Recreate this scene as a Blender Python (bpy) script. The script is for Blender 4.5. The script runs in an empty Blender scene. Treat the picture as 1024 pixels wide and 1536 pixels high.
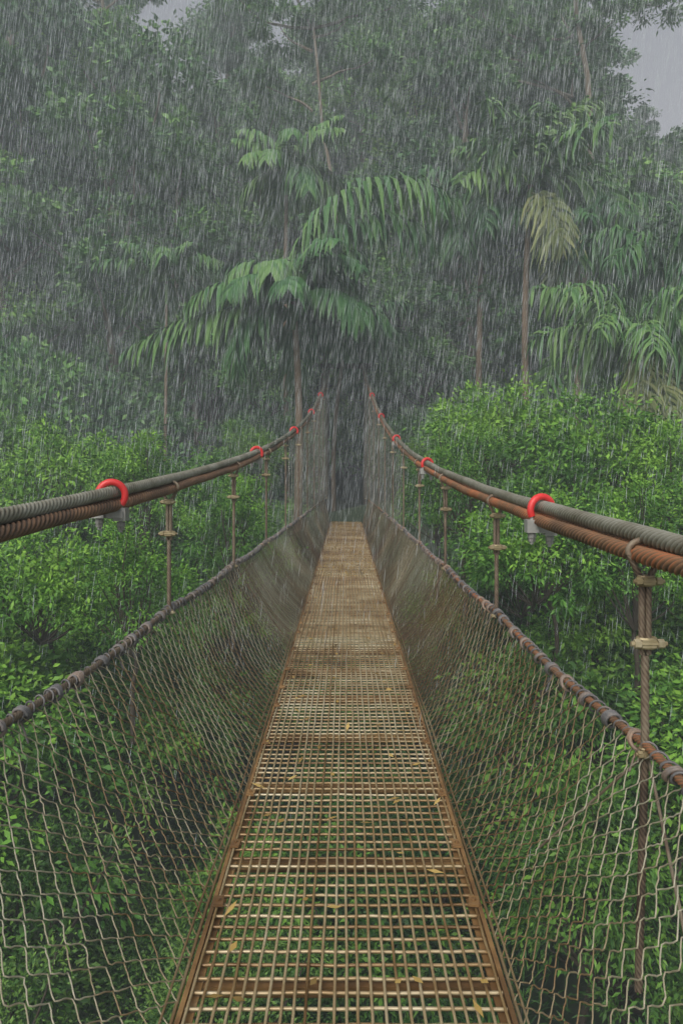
import bpy, math, random
import numpy as np
from mathutils import Vector
rng = np.random.default_rng(11); random.seed(5)
scene = bpy.context.scene
EYE = 1.5; FPX = 1109.0

# ------------------------------------------------------------ helpers
class B:
    def __init__(s): s.v=[]; s.f=[]; s.a=[]; s.m=[]; s.n=0
    def add(s, v, f, a=0.5, m=0):
        v=np.asarray(v,dtype=np.float32).reshape(-1,3); f=np.asarray(f,dtype=np.int64).reshape(-1,4)
        s.v.append(v); s.f.append(f+s.n); s.n+=len(v)
        s.a.append(np.broadcast_to(np.asarray(a,dtype=np.float32),(len(v),)).copy()); s.m.append(np.full(len(f),m,dtype=np.int32))
    def mesh(s, name, mats, smooth=True):
        v=np.concatenate(s.v); f=np.concatenate(s.f); a=np.concatenate(s.a); m=np.concatenate(s.m)
        me=bpy.data.meshes.new(name)
        me.vertices.add(len(v)); me.vertices.foreach_set('co', v.ravel())
        me.loops.add(f.size); me.loops.foreach_set('vertex_index', f.ravel().astype(np.int32))
        me.polygons.add(len(f)); me.polygons.foreach_set('loop_start', np.arange(0,f.size,4,dtype=np.int32))
        me.polygons.foreach_set('material_index', m)
        me.polygons.foreach_set('use_smooth', np.full(len(f), smooth))
        at=me.attributes.new('var','FLOAT','POINT'); at.data.foreach_set('value', a)
        for mt in mats: me.materials.append(mt)
        me.update(calc_edges=True); return me
    def obj(s, name, mats, parent=None, smooth=True):
        if not isinstance(mats,(list,tuple)): mats=[mats]
        return put(name, s.mesh(name,mats,smooth), parent)

def put(name, me, parent=None, loc=(0,0,0), rot=(0,0,0), sc=(1,1,1)):
    o=bpy.data.objects.new(name, me); scene.collection.objects.link(o)
    o.location=loc; o.rotation_euler=rot; o.scale=sc
    if parent: o.parent=parent
    return o
def empty(name, loc=(0,0,0)):
    o=bpy.data.objects.new(name,None); scene.collection.objects.link(o); o.location=loc; return o

def norm(a): return a/np.maximum(np.linalg.norm(a,axis=-1,keepdims=True),1e-9)
def tubes(P, R, sides=5, ref=(0.13,0.21,0.97), lobes=0, lobeamp=0.0, twist=None, want=False):
    P=np.asarray(P,float)
    if P.ndim==2: P=P[None]
    M,N,_=P.shape
    T=np.stack([np.gradient(P[...,k],axis=1) for k in range(3)],-1); T=norm(T)
    ref=np.asarray(ref,float)
    S=norm(np.cross(T,ref)); U=np.cross(S,T)
    ang=np.arange(sides)*2*math.pi/sides
    R=np.broadcast_to(np.asarray(R,float),(M,N))[:,:,None]
    gv=1
    if lobes:
        tw=twist[None,:,None]
        gv=np.abs(np.cos((ang[None,None,:]-tw)*lobes/2))**.7
        rr=R*(1-lobeamp+lobeamp*gv*1.2)
    else: rr=R*np.ones(sides)
    V=P[:,:,None,:]+S[:,:,None,:]*(rr*np.cos(ang))[...,None]+U[:,:,None,:]*(rr*np.sin(ang))[...,None]
    idx=np.arange(M*N*sides).reshape(M,N,sides)
    a=idx[:,:-1,:]; b=np.roll(a,-1,axis=2); c=idx[:,1:,:]; d=np.roll(c,-1,axis=2)
    F=np.stack([a,b,d,c],-1).reshape(-1,4)
    if want: return V.reshape(-1,3),F,(gv*np.ones((M,N,sides))).reshape(-1)
    return V.reshape(-1,3), F
def capped(p0,p1,r,sides=8):
    p0=np.array(p0,float);p1=np.array(p1,float)
    t=norm(p1-p0)
    P=np.array([p0-t*1e-4,p0,p1,p1+t*1e-4]); 
    return tubes(P[None],np.array([[1e-5,r,r,1e-5]]),sides,ref=(0.3,0.5,0.8) if abs(t[2])<.9 else (1,.1,0))
def box(c, h, rz=0):
    c=np.array(c,float); x,y,z=h
    v=np.array([[i,j,k] for i in(-x,x) for j in(-y,y) for k in(-z,z)],float)
    if rz:
        cs,sn=math.cos(rz),math.sin(rz); v=np.stack([v[:,0]*cs-v[:,1]*sn,v[:,0]*sn+v[:,1]*cs,v[:,2]],1)
    f=[[0,1,3,2],[4,6,7,5],[0,4,5,1],[2,3,7,6],[0,2,6,4],[1,5,7,3]]
    return v+c,f

# ------------------------------------------------------------ materials
def newmat(name):
    m=bpy.data.materials.new(name); m.use_nodes=True; nt=m.node_tree; nt.nodes.clear(); return m,nt
def N(nt,t,**k):
    n=nt.nodes.new(t)
    for a,b in k.items(): setattr(n,a,b)
    return n
def ramp(nt, stops):
    r=N(nt,'ShaderNodeValToRGB'); e=r.color_ramp.elements
    while len(e)<len(stops): e.new(0.5)
    for i,(p,c) in enumerate(stops): e[i].position=p; e[i].color=(*c,1)
    return r
def metal_mat(name, stops, scale=14, rough=0.55, metallic=0.35, bump=0.3, varw=0.3):
    m,nt=newmat(name); L=nt.links
    tc=N(nt,'ShaderNodeTexCoord'); n1=N(nt,'ShaderNodeTexNoise'); n1.inputs['Scale'].default_value=scale; n1.inputs['Detail'].default_value=4
    n2=N(nt,'ShaderNodeTexNoise'); n2.inputs['Scale'].default_value=scale*.13; n2.inputs['Detail'].default_value=2
    L.new(tc.outputs['Object'],n1.inputs['Vector']); L.new(tc.outputs['Object'],n2.inputs['Vector'])
    at=N(nt,'ShaderNodeAttribute'); at.attribute_name='var'
    a=N(nt,'ShaderNodeMath',operation='MULTIPLY_ADD'); a.inputs[1].default_value=.55
    b=N(nt,'ShaderNodeMath',operation='MULTIPLY_ADD'); b.inputs[1].default_value=.95; b.inputs[2].default_value=-.25-varw*.5
    c=N(nt,'ShaderNodeMath',operation='MULTIPLY_ADD'); c.inputs[1].default_value=varw
    L.new(n2.outputs[0],b.inputs[0]); L.new(b.outputs[0],a.inputs[2]); L.new(n1.outputs[0],a.inputs[0])
    L.new(at.outputs['Fac'],c.inputs[0]); L.new(a.outputs[0],c.inputs[2])
    r=ramp(nt,stops); L.new(c.outputs[0],r.inputs[0])
    p=N(nt,'ShaderNodeBsdfPrincipled'); p.inputs['Roughness'].default_value=rough; p.inputs['Metallic'].default_value=metallic
    L.new(r.outputs[0],p.inputs['Base Color'])
    if bump>0:
        bp=N(nt,'ShaderNodeBump'); bp.inputs['Strength'].default_value=bump; bp.inputs['Distance'].default_value=.004
        L.new(n1.outputs[0],bp.inputs['Height']); L.new(bp.outputs[0],p.inputs['Normal'])
    o=N(nt,'ShaderNodeOutputMaterial'); L.new(p.outputs[0],o.inputs[0]); return m
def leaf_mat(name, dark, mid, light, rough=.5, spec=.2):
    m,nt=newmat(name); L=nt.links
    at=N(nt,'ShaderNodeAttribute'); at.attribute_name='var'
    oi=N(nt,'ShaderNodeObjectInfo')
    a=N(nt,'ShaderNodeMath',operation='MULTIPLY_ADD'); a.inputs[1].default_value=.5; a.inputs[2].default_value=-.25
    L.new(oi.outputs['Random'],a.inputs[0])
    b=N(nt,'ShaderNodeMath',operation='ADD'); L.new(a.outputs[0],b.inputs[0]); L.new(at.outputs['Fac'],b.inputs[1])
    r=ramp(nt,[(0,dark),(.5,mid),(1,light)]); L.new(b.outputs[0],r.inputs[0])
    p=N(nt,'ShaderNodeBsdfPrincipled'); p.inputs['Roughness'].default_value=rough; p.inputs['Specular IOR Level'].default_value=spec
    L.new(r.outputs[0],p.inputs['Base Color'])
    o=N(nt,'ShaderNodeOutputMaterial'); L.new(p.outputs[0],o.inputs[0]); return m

M_grey=metal_mat('galvanised_wire_rope',[(0.0,(.045,.038,.028)),(.3,(.15,.14,.10)),(.6,(.26,.26,.21)),(1,(.40,.41,.36))],scale=22,rough=.5,varw=.5)
M_rust=metal_mat('rusty_wire_rope',[(0.0,(.04,.028,.018)),(.3,(.12,.07,.04)),(.55,(.22,.125,.065)),(.75,(.38,.13,.05)),(1,(.46,.20,.09))],scale=16,rough=.65,metallic=.15,varw=.55)
M_susp=metal_mat('suspender_rope',[(0.1,(.05,.035,.025)),(.4,(.15,.11,.075)),(.7,(.24,.21,.15)),(1,(.36,.33,.27))],scale=30,rough=.6,metallic=.2,varw=.45)
M_mesh=metal_mat('fence_wire',[(0.15,(.11,.05,.02)),(.4,(.19,.135,.065)),(.6,(.27,.245,.16)),(1,(.40,.40,.31))],scale=5,rough=.5,metallic=.15,varw=.55,bump=0)
M_hang=metal_mat('hanger_wire',[(0.1,(.12,.12,.09)),(1,(.32,.35,.29))],scale=10,rough=.6,metallic=.1,bump=0)
M_deck=metal_mat('grating_bar',[(0.1,(.12,.065,.022)),(.35,(.27,.18,.08)),(.6,(.40,.325,.19)),(1,(.60,.56,.41))],scale=11,rough=.35,metallic=.25,varw=.65,bump=0)
M_beam=metal_mat('rusty_beam',[(0.1,(.04,.026,.012)),(.45,(.15,.08,.028)),(.7,(.27,.16,.06)),(1,(.42,.33,.20))],scale=14,rough=.6,metallic=.1)
M_brass=metal_mat('clip_metal',[(0.1,(.12,.08,.04)),(.5,(.32,.27,.15)),(1,(.58,.53,.38))],scale=35,rough=.4,metallic=.3)
M_red=metal_mat('red_hose',[(0.1,(.45,.02,.02)),(1,(.80,.05,.05))],scale=30,rough=.4,metallic=0,bump=.1)
M_zinc=metal_mat('zinc_saddle',[(0.1,(.14,.14,.13)),(1,(.5,.52,.5))],scale=30,rough=.5,metallic=.3)
M_lash=metal_mat('lashing',[(0.1,(.05,.05,.055)),(.5,(.15,.15,.15)),(.8,(.28,.20,.14)),(1,(.38,.2,.12))],scale=20,rough=.6,metallic=.1)
M_leafN=leaf_mat('leaf_near',(.022,.07,.016),(.06,.155,.028),(.14,.29,.042))
M_leafL=leaf_mat('leaf_low',(.016,.05,.014),(.045,.115,.026),(.12,.23,.045))
M_leafY=leaf_mat('leaf_bright',(.035,.11,.02),(.09,.235,.033),(.20,.40,.052))
M_leafB=leaf_mat('leaf_far_hazed',(.035,.11,.04),(.08,.20,.065),(.17,.34,.10))  # distance haze put into the leaf colour: paler and bluer
M_leafC=leaf_mat('leaf_far_hazed_light',(.05,.155,.045),(.12,.29,.065),(.24,.45,.10))  # lighter far leaf, haze and extra brightness put into its colour
M_palm=leaf_mat('palm_leaf',(.025,.085,.032),(.06,.165,.052),(.15,.28,.08),rough=.5,spec=.2)
M_palmY=leaf_mat('palm_leaf_pale',(.07,.12,.05),(.14,.20,.075),(.25,.29,.12))  # paler, yellower leaf colour for the low hanging fronds
M_bark=metal_mat('bark',[(0.1,(.06,.055,.04)),(.5,(.14,.12,.09)),(1,(.26,.24,.19))],scale=5,rough=.9,metallic=0,bump=.4)
M_barkD=metal_mat('shrub_bark',[(0.1,(.025,.02,.014)),(1,(.08,.065,.045))],scale=5,rough=.9,metallic=0,bump=0)
M_barkR=metal_mat('palm_bark',[(0.1,(.06,.05,.03)),(.5,(.16,.12,.08)),(1,(.28,.22,.15))],scale=5,rough=.9,metallic=0,bump=.4)
M_soil=metal_mat('forest_floor',[(0.1,(.012,.02,.010)),(.5,(.025,.045,.018)),(1,(.045,.07,.03))],scale=2,rough=1,metallic=0,bump=.3)

# ------------------------------------------------------------ bridge geometry functions
Rc=np.array([[-3,.98,-.22],[2.28,.90,-.25],[3.55,.90,-.18],[8.2,.89,.12],[13.3,.85,.66],[18,.75,1.5],[22.6,.64,2.75],[25.6,.60,3.65]])
Lc=np.array([[-3,1.3,-.24],[2.43,1.14,-.20],[3.5,1.08,-.12],[7.7,.97,.22],[10.6,.9,.52],[16,.8,1.25],[20,.7,2.0],[25.6,.62,3.5]])
pRx=np.polyfit(Rc[:,0],Rc[:,1],3); pRz=np.polyfit(Rc[:,0],Rc[:,2],3)
pLx=np.polyfit(Lc[:,0],Lc[:,1],3); pLz=np.polyfit(Lc[:,0],Lc[:,2],3)
def cab(side,y):
    y=np.asarray(y,float)
    if side>0: return np.stack([np.polyval(pRx,y),y,EYE+np.polyval(pRz,y)],-1)
    return np.stack([-np.polyval(pLx,y),y,EYE+np.polyval(pLz,y)-.02],-1)
Y0,YD,YT=-1.2,22.6,25.6
YS=2.28+2.17*np.arange(-1,11)
def topx(side,y): return np.abs(cab(side,y)[...,0])
def topz(side,y):
    y=np.asarray(y,float)
    ph=((y-2.28)/2.17)%1.0
    return .66-.035*np.sin(math.pi*ph)*np.clip(1-y/30,0,1)+ (0.02 if side<0 else 0.0)
HW=.455
def fence(side,y,t):
    xb=HW+.03; xt=topx(side,y)
    x=xb+(xt-xb)*(t**.92)+.03*np.sin(math.pi*t)*np.sin(y*1.9+side)
    z=-.03+(topz(side,y)+.03)*t-.05*np.sin(math.pi*t)+.012*np.sin(y*3.1+t*5)
    return np.stack([side*x,y+0*t,z],-1)

bridge=empty('suspension_footbridge')
def rope_mesh(b,P,r,pitch=.16,lobes=6,sides=36,amp=.3,a=.5):
    seg=np.concatenate([[0],np.cumsum(np.linalg.norm(np.diff(P,axis=0),axis=1))])
    v,f,gv=tubes(P,r,sides,lobes=lobes,lobeamp=amp,twist=seg/pitch*2*math.pi,want=True)
    b.add(v,f,np.clip(a-.9+1.05*gv,-.6,1.2))  # groove shade painted in: var drops between the strands
def ysamp(y1,d=.006,yc=9.): return np.concatenate([np.arange(Y0,yc,d),np.arange(yc,y1,.03)])
for side in (-1,1):
    y=ysamp(YT+.3); C=cab(side,y)
    wob=.004*np.sin(y*2.3+side)+.002*np.sin(y*6.1)
    g=B(); P=C+np.stack([0*y+side*.004+wob,0*y,0*y+.026+.5*wob],-1); rope_mesh(g,P,.028 if side>0 else .027,pitch=.19,a=.6)
    g.obj('upper_cable',M_grey,bridge)
    g=B()
    rope_mesh(g,C+np.stack([0*y+side*.020,0*y,-.022+wob],-1),.026,pitch=.22,a=.7 if side>0 else .4)
    rope_mesh(g,C+np.stack([0*y-side*.022,0*y,-.028-wob],-1),.026,pitch=.22,a=.58 if side>0 else .3)
    g.obj('lower_cables',M_rust,bridge)
    g=B(); gz=B()
    for yc in (3.45,8.0,12.3,16.5,20.4):
        c=cab(side,yc); 
        th=np.linspace(-.25*math.pi,1.15*math.pi,22)
        rr=.057
        path=np.stack([c[0]+rr*np.cos(th),yc+.02*np.cos(th),c[2]+.014+rr*1.08*np.sin(th)],-1)
        v,f=tubes(path[None],.0165,12,ref=(0,1,0)); g.add(v,f,.5)
        for e in (0,-1):
            p=path[e]; v,f=capped(p,p+np.array([0,0,-.13]),.009,8); gz.add(v,f,.6)
            v,f=capped(p+np.array([0,0,-.080]),p+np.array([0,0,-.102]),.020,6); gz.add(v,f,.2)
            v,f=capped(p+np.array([0,0,-.104]),p+np.array([0,0,-.118]),.017,6); gz.add(v,f,.0)
            v,f=box(p+np.array([0,0,-.046]),(.028,.030,.030)); gz.add(v,f,.8)
        v,f=box((c[0],yc,c[2]-.076),(.060,.028,.016)); gz.add(v,f,.7)
    g.obj('red_hose_sleeve',M_red,bridge); gz.obj('cable_clamp',M_zinc,bridge,smooth=False)
def susp_rope(b,p0,p1,r,a=.5,fine=True):
    L=np.linalg.norm(np.array(p1)-np.array(p0)); n=max(8,int(L/(.006 if fine else .12)))
    t=np.linspace(0,1,n)[:,None]; P=np.array(p0)*(1-t)+np.array(p1)*t
    seg=t[:,0]*L
    if fine:
        v,f,gv=tubes(P[None],r,20,ref=(.9,.1,.1),lobes=5,lobeamp=.3,twist=seg/.10*2*math.pi,want=True)
        b.add(v,f,np.clip(a-.9+1.05*gv,-.6,1.2))  # creases between strands darkened by colour, standing in for shade
    else:
        v,f=tubes(P[None],r,6,ref=(.9,.1,.1)); b.add(v,f,a)
sus=B(); clip=B(); hang=B()
def clipat(p,s=1.0):
    p=np.array(p,float)
    v,f=box(p+[0,-.012,0],(.022*s,.014,.012*s)); clip.add(v,f,.5)
    v,f=capped(p+np.array([-.055*s,-.02,.0]),p+np.array([.055*s,-.02,.0]),.008*s,8); clip.add(v,f,.4)
    v,f=capped(p+np.array([-.045*s,-.02,.0]),p+np.array([-.026*s,-.02,0]),.015*s,6); clip.add(v,f,.8)
    v,f=capped(p+np.array([.026*s,-.02,.0]),p+np.array([.045*s,-.02,0]),.015*s,6); clip.add(v,f,.8)
    for dz in(-.012,.012):
        th=np.linspace(0,2*math.pi,16); path=np.stack([p[0]+.027*s*np.cos(th),p[1]+.02*s*np.sin(th),0*th+p[2]+dz],-1)
        v,f=tubes(path[None],.006*s,6,ref=(0,0,1)); clip.add(v,f,.3)
far=[y for y in np.arange(11.5,25,.42)]
for side in (-1,1):
    for y in YS:
        c=cab(side,y); near=y<9
        th=np.linspace(-.1*math.pi,1.1*math.pi,16)
        path=np.stack([c[0]+.052*np.cos(th),y+0*th,c[2]-.02+.034*np.sin(th)],-1)
        v,f=tubes(path[None],.010,8,ref=(0,1,0)); sus.add(v,f,.6)
        a=np.array([c[0]-.050,y,c[2]-.03]); b_=np.array([c[0]+.050,y,c[2]-.03])
        m=np.array([c[0],y,c[2]-.11]); m2=np.array([c[0],y,c[2]-.34])
        zb=float(topz(side,y))-.02
        if m2[2]<zb+.15: m2[2]=zb+.15
        for q,dx in((a,-.010),(b_,.010)):
            susp_rope(sus,q,m+[dx,0,0],.010,.5,near); susp_rope(sus,m+[dx,0,0],m2+[dx,0,0],.010,.5,near)
        susp_rope(sus,m2,[c[0],y,zb],.0125,.45,near)
        pb=fence(side,np.array(y),np.array(.0)); 
        if side>0 and y<3: susp_rope(sus,[c[0],y,zb],[c[0]-.02,y,-.10],.0125,.35,True)
        elif y>6 : susp_rope(sus,[c[0],y,zb],pb+[side*.02,0,-.02],.004,.3,False)
        clipat(m+[0,-.01,0],.85); clipat(m2+[0,-.01,.04],1.0)
        clipat([c[0],y-.01,zb],.75)
    for y in far:
        if np.min(np.abs(YS-y))<.15: continue
        c=cab(side,y); P=np.array([[c[0],y,c[2]-.03],[c[0],y,topz(side,y)]])
        v,f=tubes(P[None],.0052,5,ref=(1,.1,0)); hang.add(v,f,random.random())
sus.obj('suspender_ropes',M_susp,bridge); clip.obj('rope_clips',M_brass,bridge,smooth=False); hang.obj('hanger_wires',M_hang,bridge)

# fence top rope + lashings
for side in(-1,1):
    g=B(); y=ysamp(YD)
    P=np.stack([side*topx(side,y),y,topz(side,y)],-1)
    rope_mesh(g,P,.013,pitch=.12,sides=20,a=.45 if side<0 else .7)
    rope_mesh(g,P+np.array([side*.018,0,-.012]),.009,pitch=.12,sides=14,a=.5)
    g.obj('fence_top_rope',M_rust if side>0 else M_susp,bridge)
    g=B()
    y=np.arange(Y0,14,.006); ph=y*2*math.pi/.075+.8*np.sin(y*3.1)
    rr=.021+.004*np.sin(y*7.3)
    P=np.stack([side*topx(side,y)+rr*np.cos(ph)+side*.006,y,topz(side,y)-.004+rr*np.sin(ph)],-1)
    v,f=tubes(P[None],.0042,5,ref=(.1,.98,.1)); g.add(v,f,.35)
    yy=Y0
    while yy<16:
        yy+=.14+.16*random.random()
        cx=side*topx(side,yy); cz=float(topz(side,yy))
        n=random.choice([2,3,4])
        th=np.linspace(0,2*math.pi*n,14*n)
        sk=random.uniform(-.02,.02)
        P=np.stack([cx+.025*np.cos(th)+side*.004,yy+np.linspace(0,.012*n,len(th))+sk*np.sin(th),cz-.008+.026*np.sin(th)],-1)
        v,f=tubes(P[None],.0065,6,ref=(.1,.98,.1)); g.add(v,f,random.choice([.2,.3,.5,.9] if side<0 else [.3,.7,.9,1.1]))
        if random.random()<.35:
            ty=yy; pts=np.array([[cx,ty,cz-.03],[cx-side*.01,ty+.01,cz-.07],[cx-side*.03,ty-.01,cz-.10]])
            v,f=tubes(pts[None],.004,5,ref=(0,1,0)); g.add(v,f,.6)
    g.obj('rope_lashings',M_lash,bridge)

# chain link fence
p=.047
for side in(-1,1):
    nW=int((YD-Y0)/p); nz=20; sub=4
    tt=np.linspace(0,1,nz*sub+1); k=tt*nz
    tri=2*np.abs((k%2)-1)-1
    tri=np.sign(tri)*np.abs(tri)**.8
    u0=Y0+np.arange(nW)*p
    s=np.where(np.arange(nW)%2==0,1.,-1.)
    U=u0[:,None]+p*.5+s[:,None]*tri[None,:]*p*.54
    U=U+.016*np.sin(u0[:,None]*5+tt[None,:]*7)+rng.normal(0,.0035,(nW,1))-.08*np.sin(tt*math.pi)[None,:]*np.sin(u0*1.4)[:,None]
    T=np.broadcast_to(tt,U.shape)+.02*np.sin(u0*9)[:,None]*np.sin(math.pi*tt)
    P=fence(side,U,np.clip(T,0,1))
    P[...,0]+=side*.0035*np.sin(math.pi*(k+.5))[None,:]*s[:,None]
    P+=rng.normal(0,.0013,P.shape)
    wr=.0026-.0012*np.clip((u0-6)/9,0,1)
    v,f=tubes(P,np.broadcast_to(wr[:,None],U.shape),4,ref=(.05,.99,.1))
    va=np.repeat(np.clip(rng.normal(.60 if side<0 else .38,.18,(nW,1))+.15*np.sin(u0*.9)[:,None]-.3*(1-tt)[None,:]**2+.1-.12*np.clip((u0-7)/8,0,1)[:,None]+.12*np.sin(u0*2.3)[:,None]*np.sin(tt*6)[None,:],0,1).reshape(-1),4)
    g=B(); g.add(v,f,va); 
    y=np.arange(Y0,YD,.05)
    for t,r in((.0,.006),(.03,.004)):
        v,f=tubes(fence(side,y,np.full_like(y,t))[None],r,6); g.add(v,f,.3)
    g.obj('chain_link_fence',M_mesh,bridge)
g=B()
pa=fence(1,np.array(2.3),np.array(.97))
for dy,t in((.35,.35),(-.8,.5)):
    susp_rope(g,pa+[.03,0,0],fence(1,np.array(2.3+dy),np.array(t))+[.05,0,0],.005,.7,False)
g.obj('brace_ropes',M_susp,bridge)

# deck grating
g=B()
nb=25; y=np.arange(Y0,YD,.12)
X=np.linspace(-HW+.012,HW-.012,nb)
P=np.stack([X[:,None]+.0035*np.sin(y[None,:]*1.3+X[:,None]*40)+rng.normal(0,.0011,(nb,len(y))),np.broadcast_to(y,(nb,len(y))),.0+.005*np.sin(y*2.1)[None,:]+rng.normal(0,.001,(nb,len(y)))],-1)
v,f=tubes(P,.0047,6)
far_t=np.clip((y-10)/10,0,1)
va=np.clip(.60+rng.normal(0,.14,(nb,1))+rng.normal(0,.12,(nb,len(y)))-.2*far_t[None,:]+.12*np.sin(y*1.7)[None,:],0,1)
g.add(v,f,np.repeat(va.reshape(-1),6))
yc=np.arange(Y0,YD,.062); nc=len(yc); x=np.linspace(-HW,HW,16)
P=np.stack([np.broadcast_to(x,(nc,16)),yc[:,None]+rng.normal(0,.002,(nc,1))+rng.normal(0,.001,(nc,16)),-.010+rng.normal(0,.0008,(nc,16))+.005*np.sin(yc*2.1)[:,None]],-1)
v,f=tubes(P,.0055,6,ref=(0,.1,1))
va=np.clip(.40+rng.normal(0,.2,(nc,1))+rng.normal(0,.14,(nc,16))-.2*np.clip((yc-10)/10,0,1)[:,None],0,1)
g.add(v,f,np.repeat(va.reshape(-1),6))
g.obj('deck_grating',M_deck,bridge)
g=B()
for side in(-1,1):
    y=Y0
    while y<YD:
        L=2.17
        v,f=box((side*(HW+.006),y+L/2,-.016),(.007,L/2-.006,.016)); g.add(v,f,.6)
        v,f=box((side*(HW-.012),y+L/2,-.030),(.016,L/2-.006,.004)); g.add(v,f,.75)
        for q in(.3,.95,1.6,2.0):
            v,f=box((side*(HW-.012),y+q,.008),(.018,.028,.004),random.uniform(-.2,.2)); g.add(v,f,random.uniform(.5,1))
            v,f=capped((side*(HW-.012),y+q,.012),(side*(HW-.012),y+q,.020),.008,6); g.add(v,f,.5)
        y+=L
for y in np.arange(Y0+.62,YD,.70):
    v,f=box((0,y,-.046),(HW+.02,.022,.014)); g.add(v,f,random.uniform(.3,.7))
    v,f=box((0,y+.019,-.075),(HW+.02,.004,.015)); g.add(v,f,.3)
g.obj('cross_beams',M_beam,bridge,smooth=False)
g=B(); n=3800
Yl=YD-12*rng.random(n)**1.7; Xl=(rng.random(n)-.5)*2*(HW-.02)
Yl[:130]=rng.uniform(1.5,12,130)
c=np.stack([Xl,Yl,.010+.006*rng.random(n)],-1)
an=rng.random(n)*6.28; d=np.stack([np.cos(an),np.sin(an),rng.normal(0,.2,n)],-1)*.026*rng.uniform(.5,1.4,(n,1)); e=np.stack([-np.sin(an),np.cos(an),rng.normal(0,.2,n)],-1)*.011
V=np.stack([c-d,c+e,c+d,c-e],1).reshape(-1,3); g.add(V,np.arange(len(V)).reshape(-1,4),np.repeat(rng.random(n),4))
M_lit=metal_mat('leaf_litter',[(0.1,(.13,.085,.02)),(.5,(.33,.22,.055)),(1,(.48,.36,.12))],scale=8,rough=.7,metallic=0,bump=0,varw=.7)
g.obj('fallen_leaves',M_lit,bridge,smooth=False)
g=B()
for side in(-1,1):
    v,f=box((side*.66,YT+.2,1.9),(.07,.09,3.4)); g.add(v,f,.2)
v,f=box((0,YT+.2,5.2),(.9,.07,.08)); g.add(v,f,.2)
v,f=box((0,(YD+YT+2)/2+.02,-.10),(.62,(YT+2-YD)/2,.06)); g.add(v,f,.5)
g.obj('end_tower',M_barkD,bridge,smooth=False)

# ------------------------------------------------------------ terrain
def sm(x): x=np.clip(x,0,1); return x*x*(3-2*x)
def terrain(x,y):
    x=np.asarray(x,float);y=np.asarray(y,float)
    val=-8+.12*np.abs(x)+sm((y-8)/15)*5.0
    bank=sm((y-17)/6)*sm(1-(np.abs(x)-1)/4)*2.8
    hill=np.clip(y-27,0,45)*.62*sm((np.abs(x)-1.0)/4+sm((y-36)/6))
    return val+bank+hill+.4*np.sin(x*.5+y*.3)+.3*np.sin(y*.9-x*.4)
g=B()
xs=np.concatenate([np.linspace(-200,-42,10),np.linspace(-40,40,90),np.linspace(42,200,10)]); ys=np.concatenate([np.linspace(-100,-12,8),np.linspace(-10,80,100),np.linspace(84,300,12)])
XX,YY=np.meshgrid(xs,ys); ZZ=terrain(XX,YY)
idx=np.arange(XX.size).reshape(XX.shape)
F=np.stack([idx[:-1,:-1],idx[:-1,1:],idx[1:,1:],idx[1:,:-1]],-1)
g.add(np.stack([XX,YY,ZZ],-1),F,.5); g.obj('ground',M_soil)

# ------------------------------------------------------------ foliage
def leaves(b,C,R,ncl,nl,ll,lw,seed,shell=.55,m=0,flat=.55,up=.6,spr=.42):
    r=np.random.default_rng(seed)
    d=norm(r.normal(size=(ncl,3))); d[:,2]=np.where(d[:,2]<-.3,-d[:,2],d[:,2])
    rad=shell+(1-shell)*r.random((ncl,1))**.6; rad*=r.uniform(.75,1.22,(ncl,1))
    cc=np.array(C)+d*rad*np.array(R)
    cs=spr*np.mean(R)*r.uniform(.5,1.2,ncl)
    cv=r.uniform(.1,.9,ncl)
    q=r.normal(size=(ncl,nl,3)); q=q/np.linalg.norm(q,axis=-1,keepdims=True)*r.random((ncl,nl,1))**.45
    q[...,2]*=flat
    P=cc[:,None,:]+q*cs[:,None,None]*(1+.35*r.normal(size=(ncl,nl,1)).clip(-1,1.6))
    P[...,2]-=.25*cs[:,None]*(q[...,0]**2+q[...,1]**2)
    out=norm(q+d[:,None,:]*.5+np.array([0,0,-.15])+r.normal(0,.45,q.shape))
    nrm=norm(np.array([0,0,up])+q*.5+r.normal(0,.4,q.shape))
    S=norm(np.cross(out,nrm)); nn=np.cross(S,out)
    sz=r.uniform(.5,1.3,(ncl,nl,1))
    L=ll*sz; W=lw*sz
    a=P; mdl=P+out*L*.45+S*W*.5-nn*W*.12; mdr=P+out*L*.45-S*W*.5-nn*W*.12; tip=P+out*L+np.array([0,0,-1.])*L*.18
    V=np.stack([a,mdl,tip,mdr],2).reshape(-1,3)
    F=np.arange(len(V)).reshape(-1,4)
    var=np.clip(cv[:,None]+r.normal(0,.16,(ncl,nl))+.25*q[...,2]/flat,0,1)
    b.add(V,F,np.repeat(var.reshape(-1),4),m)
    return cc
def limb(b,p0,p1,r0,r1,seed,m=1,bend=.12,sides=7):
    r=np.random.default_rng(seed); n=9; t=np.linspace(0,1,n)[:,None]
    p0=np.array(p0,float);p1=np.array(p1,float); L=np.linalg.norm(p1-p0)
    off=r.normal(0,1,3)*bend*L
    P=p0*(1-t)+p1*t+off*(t*(1-t))*2+np.cumsum(r.normal(0,.012*L,(n,3)),0)*np.sin(math.pi*t)
    v,f=tubes(P[None],(r0*(1-t)+r1*t).T,sides,ref=(.8,.55,.15)); b.add(v,f,.5,m)
def make_bush(name,seed,R,ncl,nl,ll,lw,mat,trunk=3.0,spr=.34):
    b=B(); cc=leaves(b,(0,0,0),R,ncl,nl,ll,lw,seed,spr=spr,shell=.4)
    limb(b,(0,0,-trunk),(0,0,-R[2]*.1),.07,.04,seed)
    for c in cc[::3]: limb(b,(0,0,-R[2]*.6),c,.03,.010,seed+int(abs(c[0])*100),sides=4)
    return b.mesh(name,[mat,M_barkD],smooth=False)
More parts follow.
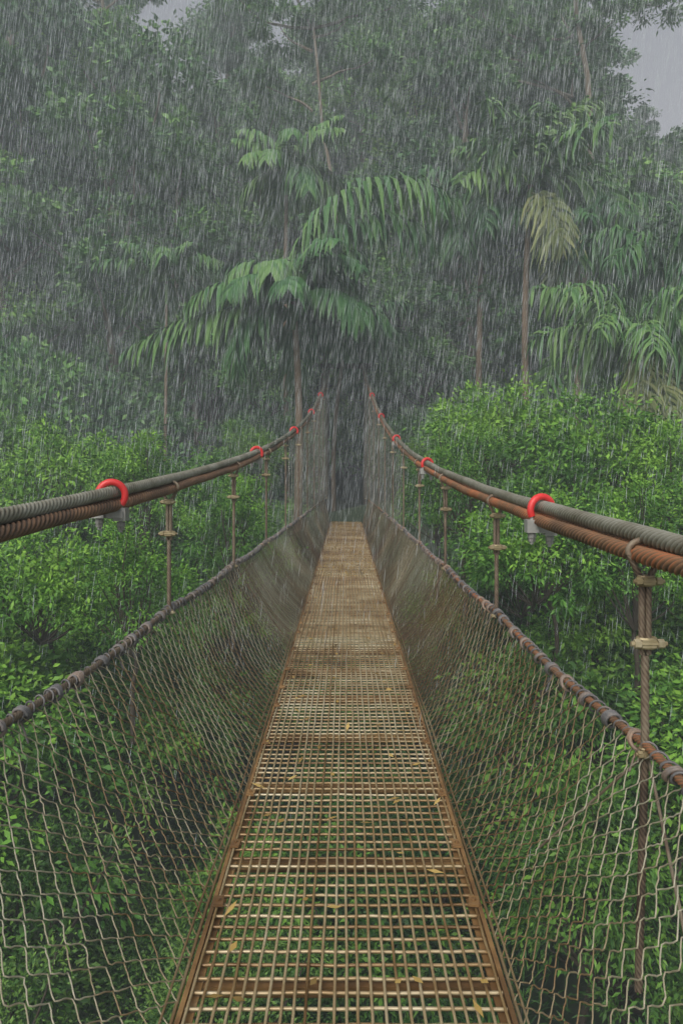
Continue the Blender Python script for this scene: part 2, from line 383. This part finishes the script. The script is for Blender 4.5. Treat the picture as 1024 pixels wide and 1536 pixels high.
bushes=[make_bush('canopy_tree_a',1,(1.9,1.9,1.5),60,150,.13,.055,M_leafN),
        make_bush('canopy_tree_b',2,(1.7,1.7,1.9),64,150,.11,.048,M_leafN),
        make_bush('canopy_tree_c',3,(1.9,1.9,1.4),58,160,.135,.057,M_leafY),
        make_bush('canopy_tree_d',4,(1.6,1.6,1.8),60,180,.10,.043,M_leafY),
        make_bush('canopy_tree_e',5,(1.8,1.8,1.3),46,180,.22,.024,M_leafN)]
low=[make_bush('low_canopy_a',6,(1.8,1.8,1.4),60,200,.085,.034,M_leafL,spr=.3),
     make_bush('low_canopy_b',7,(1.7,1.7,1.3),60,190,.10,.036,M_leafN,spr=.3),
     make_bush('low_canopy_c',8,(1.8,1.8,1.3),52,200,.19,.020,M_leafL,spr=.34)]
def make_tall(name,seed,H,R,ncl,nl,ll,lw,mat,bark=M_bark,nsub=9,thr=.2,spr=.42):
    r=np.random.default_rng(seed+50); b=B()
    limb(b,(0,0,-3),(r.normal(0,.3),r.normal(0,.3),H*.93),thr,thr*.35,seed,bend=.02,sides=8)
    for i in range(nsub):
        az=i*2.4+r.normal(0,.3); h=H*(.30+.70*(i/(nsub-1))); rr=R*(1.0-.65*(i/(nsub-1))**1.5)*r.uniform(.5,1.1)
        c=(math.cos(az)*rr,math.sin(az)*rr,h+r.normal(0,.4))
        s=R*.5*r.uniform(.6,1.2)
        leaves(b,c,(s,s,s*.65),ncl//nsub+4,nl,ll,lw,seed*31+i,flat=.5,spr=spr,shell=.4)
        limb(b,(0,0,max(.3,h-R*.7)),c,thr*.35,.03,seed*7+i,sides=5)
    return b.mesh(name,[mat,bark],smooth=False)
talls=[make_tall('tall_tree_a',21,15,4.2,130,150,.28,.13,M_leafB,nsub=11),
       make_tall('tall_tree_b',22,17,3.8,140,140,.24,.11,M_leafC,nsub=13),
       make_tall('tall_tree_c',23,13,4.6,130,150,.26,.12,M_leafC,nsub=11),
       make_tall('tall_tree_d',24,19,3.4,130,150,.24,.10,M_leafB,nsub=13,thr=.22)]
under=[make_bush('understory_a',41,(2.6,2.6,2.2),70,150,.27,.11,M_leafB),
       make_bush('understory_b',42,(2.4,2.4,2.6),70,150,.22,.095,M_leafC)]

def canopy_top(x,y):
    t=-5.0+(y-1)*.37+np.abs(x)*.28
    cap=-.2+.7*math.sin(x*.9+1)+.6*math.sin(x*.37+y*.5)
    t=min(t,cap)
    if y<9: t-=.9*(9-y)/6
    if abs(x)<2.2: t=min(t,-3.4+.02*y)
    return t
canopy=empty('rainforest_canopy')
nobj=0
for yy in np.arange(-1.5,25.5,1.65):
    for xx in np.arange(-16.5,16.6,1.65):
        x=xx+random.uniform(-.75,.75); y=yy+random.uniform(-.75,.75)
        if abs(x)>.52*y+3.5: continue
        sc=random.choice([.6,.75,.9,1.05,1.15])*random.uniform(.9,1.1)
        if y<8: sc*=.9
        t=canopy_top(x,y)+random.uniform(-1.3,.5)
        r=2.0*sc
        if abs(x)<r+1.25: 
            if t>-2.6: 
                sgn=1 if x>0 else -1
                if abs(x)<1.5: t=-3.3
                else: x=sgn*(r+1.3)
        if y<8.5 or abs(x)<2.2:
            me=random.choice([low[0],low[1],low[0],bushes[1]]) if x<.5 else random.choice([low[0],low[1],low[2],low[2]])
        else: me=random.choice([bushes[0],bushes[2],bushes[3],bushes[3],bushes[1]])
        put('canopy_tree',me,canopy,(x,y,t-1.3*sc),(random.uniform(-.25,.25),random.uniform(-.25,.25),random.uniform(0,6.28)),(sc,sc,sc*random.uniform(.85,1.3))); nobj+=1
def at(px,py,Y): return np.array([(px-519)/FPX*Y, Y, EYE-(py-708)/FPX*Y])
for px,py,Y,s,k in((745,655,15,.75,2),(700,730,13,.6,3),(890,690,13,.8,2),(985,760,12,.7,3),(830,770,12,.6,2),(950,840,10,.6,3),(655,755,15,.5,1),(800,830,10,.55,2),
                 (300,740,16,.6,2),(210,750,14,.65,3),(110,735,15,.8,2),(30,720,17,.85,1),(350,800,12,.5,3),(60,880,10,.6,2),(200,890,9.5,.5,3),(375,700,19,.6,1),(655,700,19,.55,1)):
    p_=at(px,py,Y); put('rainforest_tree',bushes[k],None,(p_[0],Y,p_[2]-.2),(0,0,random.uniform(0,6)),(s,s,s*1.15))
bg=empty('rainforest_hillside')
for yy in np.arange(31,56,4.0):
    for xx in np.arange(-32,32.1,3.6):
        x=xx+random.uniform(-1.4,1.4); y=yy+random.uniform(-1.6,1.6)
        if abs(x)>.49*y+3: continue
        z=float(terrain(x,y))
        if abs(x)<3.6 and y<40: continue
        px=519+FPX*x/y
        sc=random.uniform(.85,1.25)
        if px>880: sc=min(sc,.95)*(.62 if y>36 else .66)
        elif px>560: sc=max(sc,1.05)
        if 225<px<320 and y>36: sc*=.80
        put('tall_tree',random.choice(talls),bg,(x,y,z-.5),(random.uniform(-.05,.05),random.uniform(-.05,.05),random.uniform(0,6.28)),(sc,sc,sc))
for yy in np.arange(25,45,2.6):
    for xx in np.arange(-25,25.1,2.7):
        x=xx+random.uniform(-.9,.9); y=yy+random.uniform(-.9,.9)
        if abs(x)>.49*y+2: continue
        sc=random.uniform(.6,1.2)
        if abs(x)<2.6*sc+1.0 and y<38: continue
        z=float(terrain(x,y))
        put('understory_tree',random.choice(under),bg,(x,y,z+random.uniform(.5,4.5)),(0,0,random.uniform(0,6.28)),(sc,sc,sc*random.uniform(.9,1.5)))
for x,y,z,s in((-2.6,25.8,2.2,.62),(2.7,26,2.3,.62),(-2.9,27.5,4.6,.7),(2.9,28,5.0,.75),(0,30,8.2,.9),(-1.9,28.5,7.0,.7),(2.0,29,7.4,.7),(-2.2,25,-.6,.5),(2.2,25,-.6,.5),(-.5,39,3,1.2),(1.2,38,6,1.2),(-1,37,8.5,1.2),(.8,41,1,1.2),(-2.9,31,1.5,.8),(2.9,31.5,1.5,.8),(-2.8,34,3,.85),(2.8,34,3,.85),(0,34,10,1.1),(-1.5,33,12,1.0),(2,34,13,1.1)):
    put('understory_tree',random.choice(under),bg,(x,y,z),(0,0,random.uniform(0,6.28)),(s,s,s))
def emergent(base,top,tiers,seed,mat,r0=.22):
    b=B(); limb(b,base,top,r0,r0*.4,seed,bend=.012,sides=10)
    for i,(px,py,Y,s) in enumerate(tiers):
        c=at(px,py,Y); f_=min(.97,max(.3,(c[2]-base[2]-1.0)/(top[2]-base[2])))
        q=np.array(base)*(1-f_)+np.array(top)*f_
        limb(b,q,c,.07,.02,seed*9+i,sides=6)
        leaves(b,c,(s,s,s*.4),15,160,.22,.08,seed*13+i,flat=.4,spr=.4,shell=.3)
    b.obj('rainforest_tree',[mat,M_bark],smooth=False)
def grd(px,Y): 
    x=(px-519)/FPX*Y; return np.array([x,Y,float(terrain(x,Y))-1])
emergent(grd(470,30),at(468,20,30),[(420,40,30,1.8),(520,30,30.5,1.9),(480,-20,30,2.0),(400,130,30,1.2),(560,90,30,1.5),(440,-60,30,2),(590,10,31,1.7),(360,0,30,1.5)],61,M_leafB,.12)
emergent(grd(850,31),at(860,-60,31),[(760,60,31,1.7),(840,20,31,1.7),(920,30,30,1.4),(990,10,31,1.5),(800,120,31,1.4),(700,20,31,1.8),(1010,-30,31,1.8),(880,-60,31,2.2),(730,110,31,1.4),(660,70,31,1.5),(860,110,31,1.1)],62,M_leafB,.2)
emergent(grd(120,34),at(150,-20,34),[(60,30,34,1.7),(180,40,34,1.4),(120,100,34,1.9),(220,-10,34,1.0),(60,-40,34,2),(30,130,34,1.8),(160,170,34,1.8)],63,M_leafC,.2)

# ------------------------------------------------------------ palms
def frond(b,base,az,el,L,droop,seed,nl=34,ll=1.0,lw=.11,plume=0.0,hang=.6,val=.5,m=0):
    r=np.random.default_rng(seed); n=22; t=np.linspace(0,1,n)
    e=el-droop*t**1.3; h=np.array([math.cos(az),math.sin(az),0])
    D=h[None]*np.cos(e)[:,None]+np.array([0,0,1.])*np.sin(e)[:,None]
    P=np.array(base)+np.concatenate([[np.zeros(3)],np.cumsum((D[1:]+D[:-1])/2,0)])*(L/(n-1))
    v,f=tubes(P[None],(.035*(1-t)+.006)[None],5,ref=(-h[1],h[0],.05)); b.add(v,f,.7,m)
    side=np.array([-h[1],h[0],0])
    ts=np.linspace(.14,.99,nl); ts=np.repeat(ts,2); sg=np.tile([1,-1],nl)
    ip=lambda A:np.stack([np.interp(ts,t,A[:,k]) for k in range(3)],-1)
    p=ip(P); d=norm(ip(D)); up=np.cross(side[None],d)*1.0; up=np.where(up[:,2:3]<0,-up,up)
    prof=np.sin(math.pi*np.clip(.12+.83*ts,0,1))**.6
    l=ll*prof*r.uniform(.75,1.15,len(ts))
    roll=r.normal(0,plume+.12,len(ts))+.25
    q=norm(d*.55+side[None]*sg[:,None]*np.cos(roll)[:,None]+up*np.sin(roll)[:,None]+r.normal(0,.12,d.shape))
    hg=hang*r.uniform(.7,1.3,len(ts))
    s=np.array([0,.33,.66,1.0]); w=np.array([.45,1,.8,.08])*lw
    V=[]
    wd=norm(d-q*np.sum(d*q,1,keepdims=True))
    for i in range(4):
        c=p+q*(l*s[i]*(1-.35*min(hang,1.2)*s[i]))[:,None]+np.array([0,0,-1.])*(hg*l*s[i]**1.6)[:,None]*.8
        V.append(c+wd*w[i]*.5); V.append(c-wd*w[i]*.5)
    V=np.stack(V,1); M_=len(ts); base_i=(np.arange(M_)*8)[:,None]
    F=np.concatenate([base_i+np.array([2*i,2*i+1,2*i+3,2*i+2]) for i in range(3)],0)
    va=np.clip(val+r.normal(0,.16,(M_,1))+np.linspace(0,.15,8)[None],0,1)
    b.add(V.reshape(-1,3),F,va.reshape(-1),m)
def palm(crown,seed,nf=13,L=3.6,ll=.95,lw=.1,plume=0.,hang=.6,special=(),trunk_r=.11,val=.5,pale=0,emax=1.25):
    r=np.random.default_rng(seed); b=B(); c=np.array(crown,float)
    zb=float(terrain(c[0],c[1]))-.3
    n=26; t=np.linspace(0,1,n)[:,None]; base=np.array([c[0]+r.normal(0,.25),c[1]+.2,zb])
    P=base*(1-t)+(c-[0,0,.05])*t+np.array([r.normal(0,.15),0,0])*np.sin(math.pi*t)
    rr=trunk_r*(1.25-.5*t[:,0])*(1+.05*(np.arange(n)%2)); v,f=tubes(P[None],rr[None],10,ref=(.9,.3,.1)); b.add(v,f,.6,1)
    v,f=tubes(np.array([c-[0,0,.9],c-[0,0,.45],c+[0,0,.1]])[None],np.array([[trunk_r*.8,trunk_r*1.05,trunk_r*.5]]),10,ref=(.9,.3,.1)); b.add(v,f,.9,0)
    for i in range(nf):
        az=i*2.399+r.normal(0,.15); el=r.uniform(-.1,emax)
        frond(b,c,az,el,L*r.uniform(.8,1.1),r.uniform(1.1,1.9),seed*100+i,ll=ll*r.uniform(.85,1.1),lw=lw,plume=plume,hang=hang,val=val+r.normal(0,.1))
    for j,(az,el,l2,dr,lk,vv) in enumerate(special):
        frond(b,c,az,el,l2,dr,seed*100+77+j,nl=44,ll=lk,lw=lw*1.15,plume=plume*.5,hang=hang*1.1,val=vv)
    for j in range(pale):
        frond(b,c-[0,0,.3],r.uniform(3.6,5.9),-.5,L*.8,.9,seed*100+90+j,ll=ll,lw=lw,plume=.9,hang=.9,val=.5,m=2)
    b.obj('palm_tree',[M_palm,M_barkR,M_palmY],smooth=False)
palm(at(440,450,22),1,nf=14,L=3.3,ll=1.2,lw=.13,hang=.95,special=[(-.25,1.54,7.2,2.5,2.1,.8),(-.1,1.35,5.6,2.2,1.8,.5),(3.35,-.1,5.2,.55,1.4,1.0),(3.5,.5,3.6,1.5,1.2,.8),(3.6,1.2,2.6,2.2,1.2,.95),(-1.8,1.1,2.6,2.2,1.2,.95),(-.7,.3,3.2,1.5,1.2,.5)],val=.5)
palm(at(430,255,26),2,nf=18,L=2.7,ll=1.0,lw=.11,hang=1.0,trunk_r=.08,val=.5)
palm(at(795,275,24),3,nf=15,L=3.6,ll=1.3,lw=.12,plume=.7,hang=.7,special=[(.25,1.4,4.4,1.3,1.3,1.0),(2.7,1.3,3.4,1.8,1.3,.6),(.5,1.25,4.0,.8,1.3,1.0)],pale=2,val=.45)
palm(at(722,330,26),4,nf=15,L=3.3,ll=1.2,lw=.10,plume=.5,hang=.9,val=.4)
palm(at(950,510,19),5,nf=20,L=2.9,ll=1.0,lw=.08,plume=.9,hang=.9,pale=3,val=.42,emax=1.1)
palm(at(1010,400,21),6,nf=18,L=3.1,ll=1.1,lw=.09,plume=.8,hang=.9,val=.4)
palm(at(865,350,25),7,nf=16,L=3.2,ll=1.2,lw=.10,plume=.7,hang=.9,val=.4,pale=1)
palm(at(520,500,25.5),8,nf=16,L=2.5,ll=.9,lw=.10,plume=.4,hang=.9,val=.4,trunk_r=.07)
palm(at(250,420,27),9,nf=11,L=2.6,ll=.9,lw=.10,plume=.3,hang=.9,val=.3,trunk_r=.06)

# ------------------------------------------------------------ rain
g=B(); n=64000
Yr=4+23*rng.random(n)**.62; Xr=(rng.random(n)-.5)*(Yr*1.02+2); Zr=-1.0+rng.random(n)**.9*(Yr*.70+2.5)
ln=rng.uniform(.12,.42,n)*np.clip(Yr/14,.4,1.3); dirv=norm(np.array([.13,0.0,1.0])+rng.normal(0,.03,(n,3)))
c=np.stack([Xr,Yr,Zr],-1)
t=np.linspace(0,1,3)[None,:,None]
P=c[:,None,:]+dirv[:,None,:]*ln[:,None,None]*t
R=np.stack([.0002+0*Yr,.0007+.00010*Yr,.0002+0*Yr],-1)*(.35+1.1*rng.random((n,1))**2)
v,f=tubes(P,R,3,ref=(0,1,.05)); g.add(v,f,.5)
m,nt=newmat('rain_water'); d=N(nt,'ShaderNodeBsdfDiffuse'); d.inputs[0].default_value=(.80,.87,.9,1)
tl=N(nt,'ShaderNodeBsdfTranslucent'); tl.inputs[0].default_value=(.82,.9,.94,1)
mx=N(nt,'ShaderNodeMixShader'); nt.links.new(d.outputs[0],mx.inputs[1]); nt.links.new(tl.outputs[0],mx.inputs[2])
o=N(nt,'ShaderNodeOutputMaterial'); nt.links.new(mx.outputs[0],o.inputs[0])
g.obj('rain',m)

# ------------------------------------------------------------ mist volume
g=B(); v,f=box((0,48,12),(55,60,34)); g.add(v,f)
m,nt=newmat('mist'); vs=N(nt,'ShaderNodeVolumeScatter'); vs.inputs['Color'].default_value=(.80,.96,1.0,1); vs.inputs['Density'].default_value=.0062; vs.inputs['Anisotropy'].default_value=0
o=N(nt,'ShaderNodeOutputMaterial'); nt.links.new(vs.outputs[0],o.inputs['Volume'])
g.obj('mist',m,smooth=False)

# ------------------------------------------------------------ world, sun, camera
w=bpy.data.worlds.new('World'); scene.world=w; w.use_nodes=True; nt=w.node_tree; nt.nodes.clear()
sk=N(nt,'ShaderNodeTexSky'); sk.sky_type='NISHITA'; sk.sun_disc=False; sk.sun_elevation=math.radians(45); sk.sun_rotation=math.radians(200); sk.dust_density=5; sk.air_density=1
hs=N(nt,'ShaderNodeHueSaturation'); hs.inputs['Saturation'].default_value=.4
bgd=N(nt,'ShaderNodeBackground'); bgd.inputs[1].default_value=.15
o=N(nt,'ShaderNodeOutputWorld'); nt.links.new(sk.outputs[0],hs.inputs['Color']); nt.links.new(hs.outputs[0],bgd.inputs[0]); nt.links.new(bgd.outputs[0],o.inputs[0])
sl=bpy.data.lights.new('sun','SUN'); sl.energy=1.5; sl.angle=math.radians(35); sl.color=(1,.96,.90)
so=bpy.data.objects.new('sun',sl); scene.collection.objects.link(so)
el=math.radians(45); az=math.radians(200)
dv=Vector((math.sin(az)*math.cos(el),math.cos(az)*math.cos(el),math.sin(el)))
so.rotation_euler=dv.to_track_quat('Z','Y').to_euler()
cam=bpy.data.cameras.new('camera'); co=bpy.data.objects.new('camera',cam); scene.collection.objects.link(co)
cam.sensor_fit='VERTICAL'; cam.sensor_height=36; cam.sensor_width=24; cam.lens=FPX/1536*36
cam.shift_x=-7/1536; cam.shift_y=-60/1536; cam.clip_end=1000; cam.clip_start=.05
co.location=(0,0,EYE); co.rotation_euler=(math.radians(90),0,0)
scene.camera=co
scene.view_settings.view_transform='Standard'; scene.view_settings.look='None'; scene.view_settings.exposure=0
print('canopy objs',nobj)
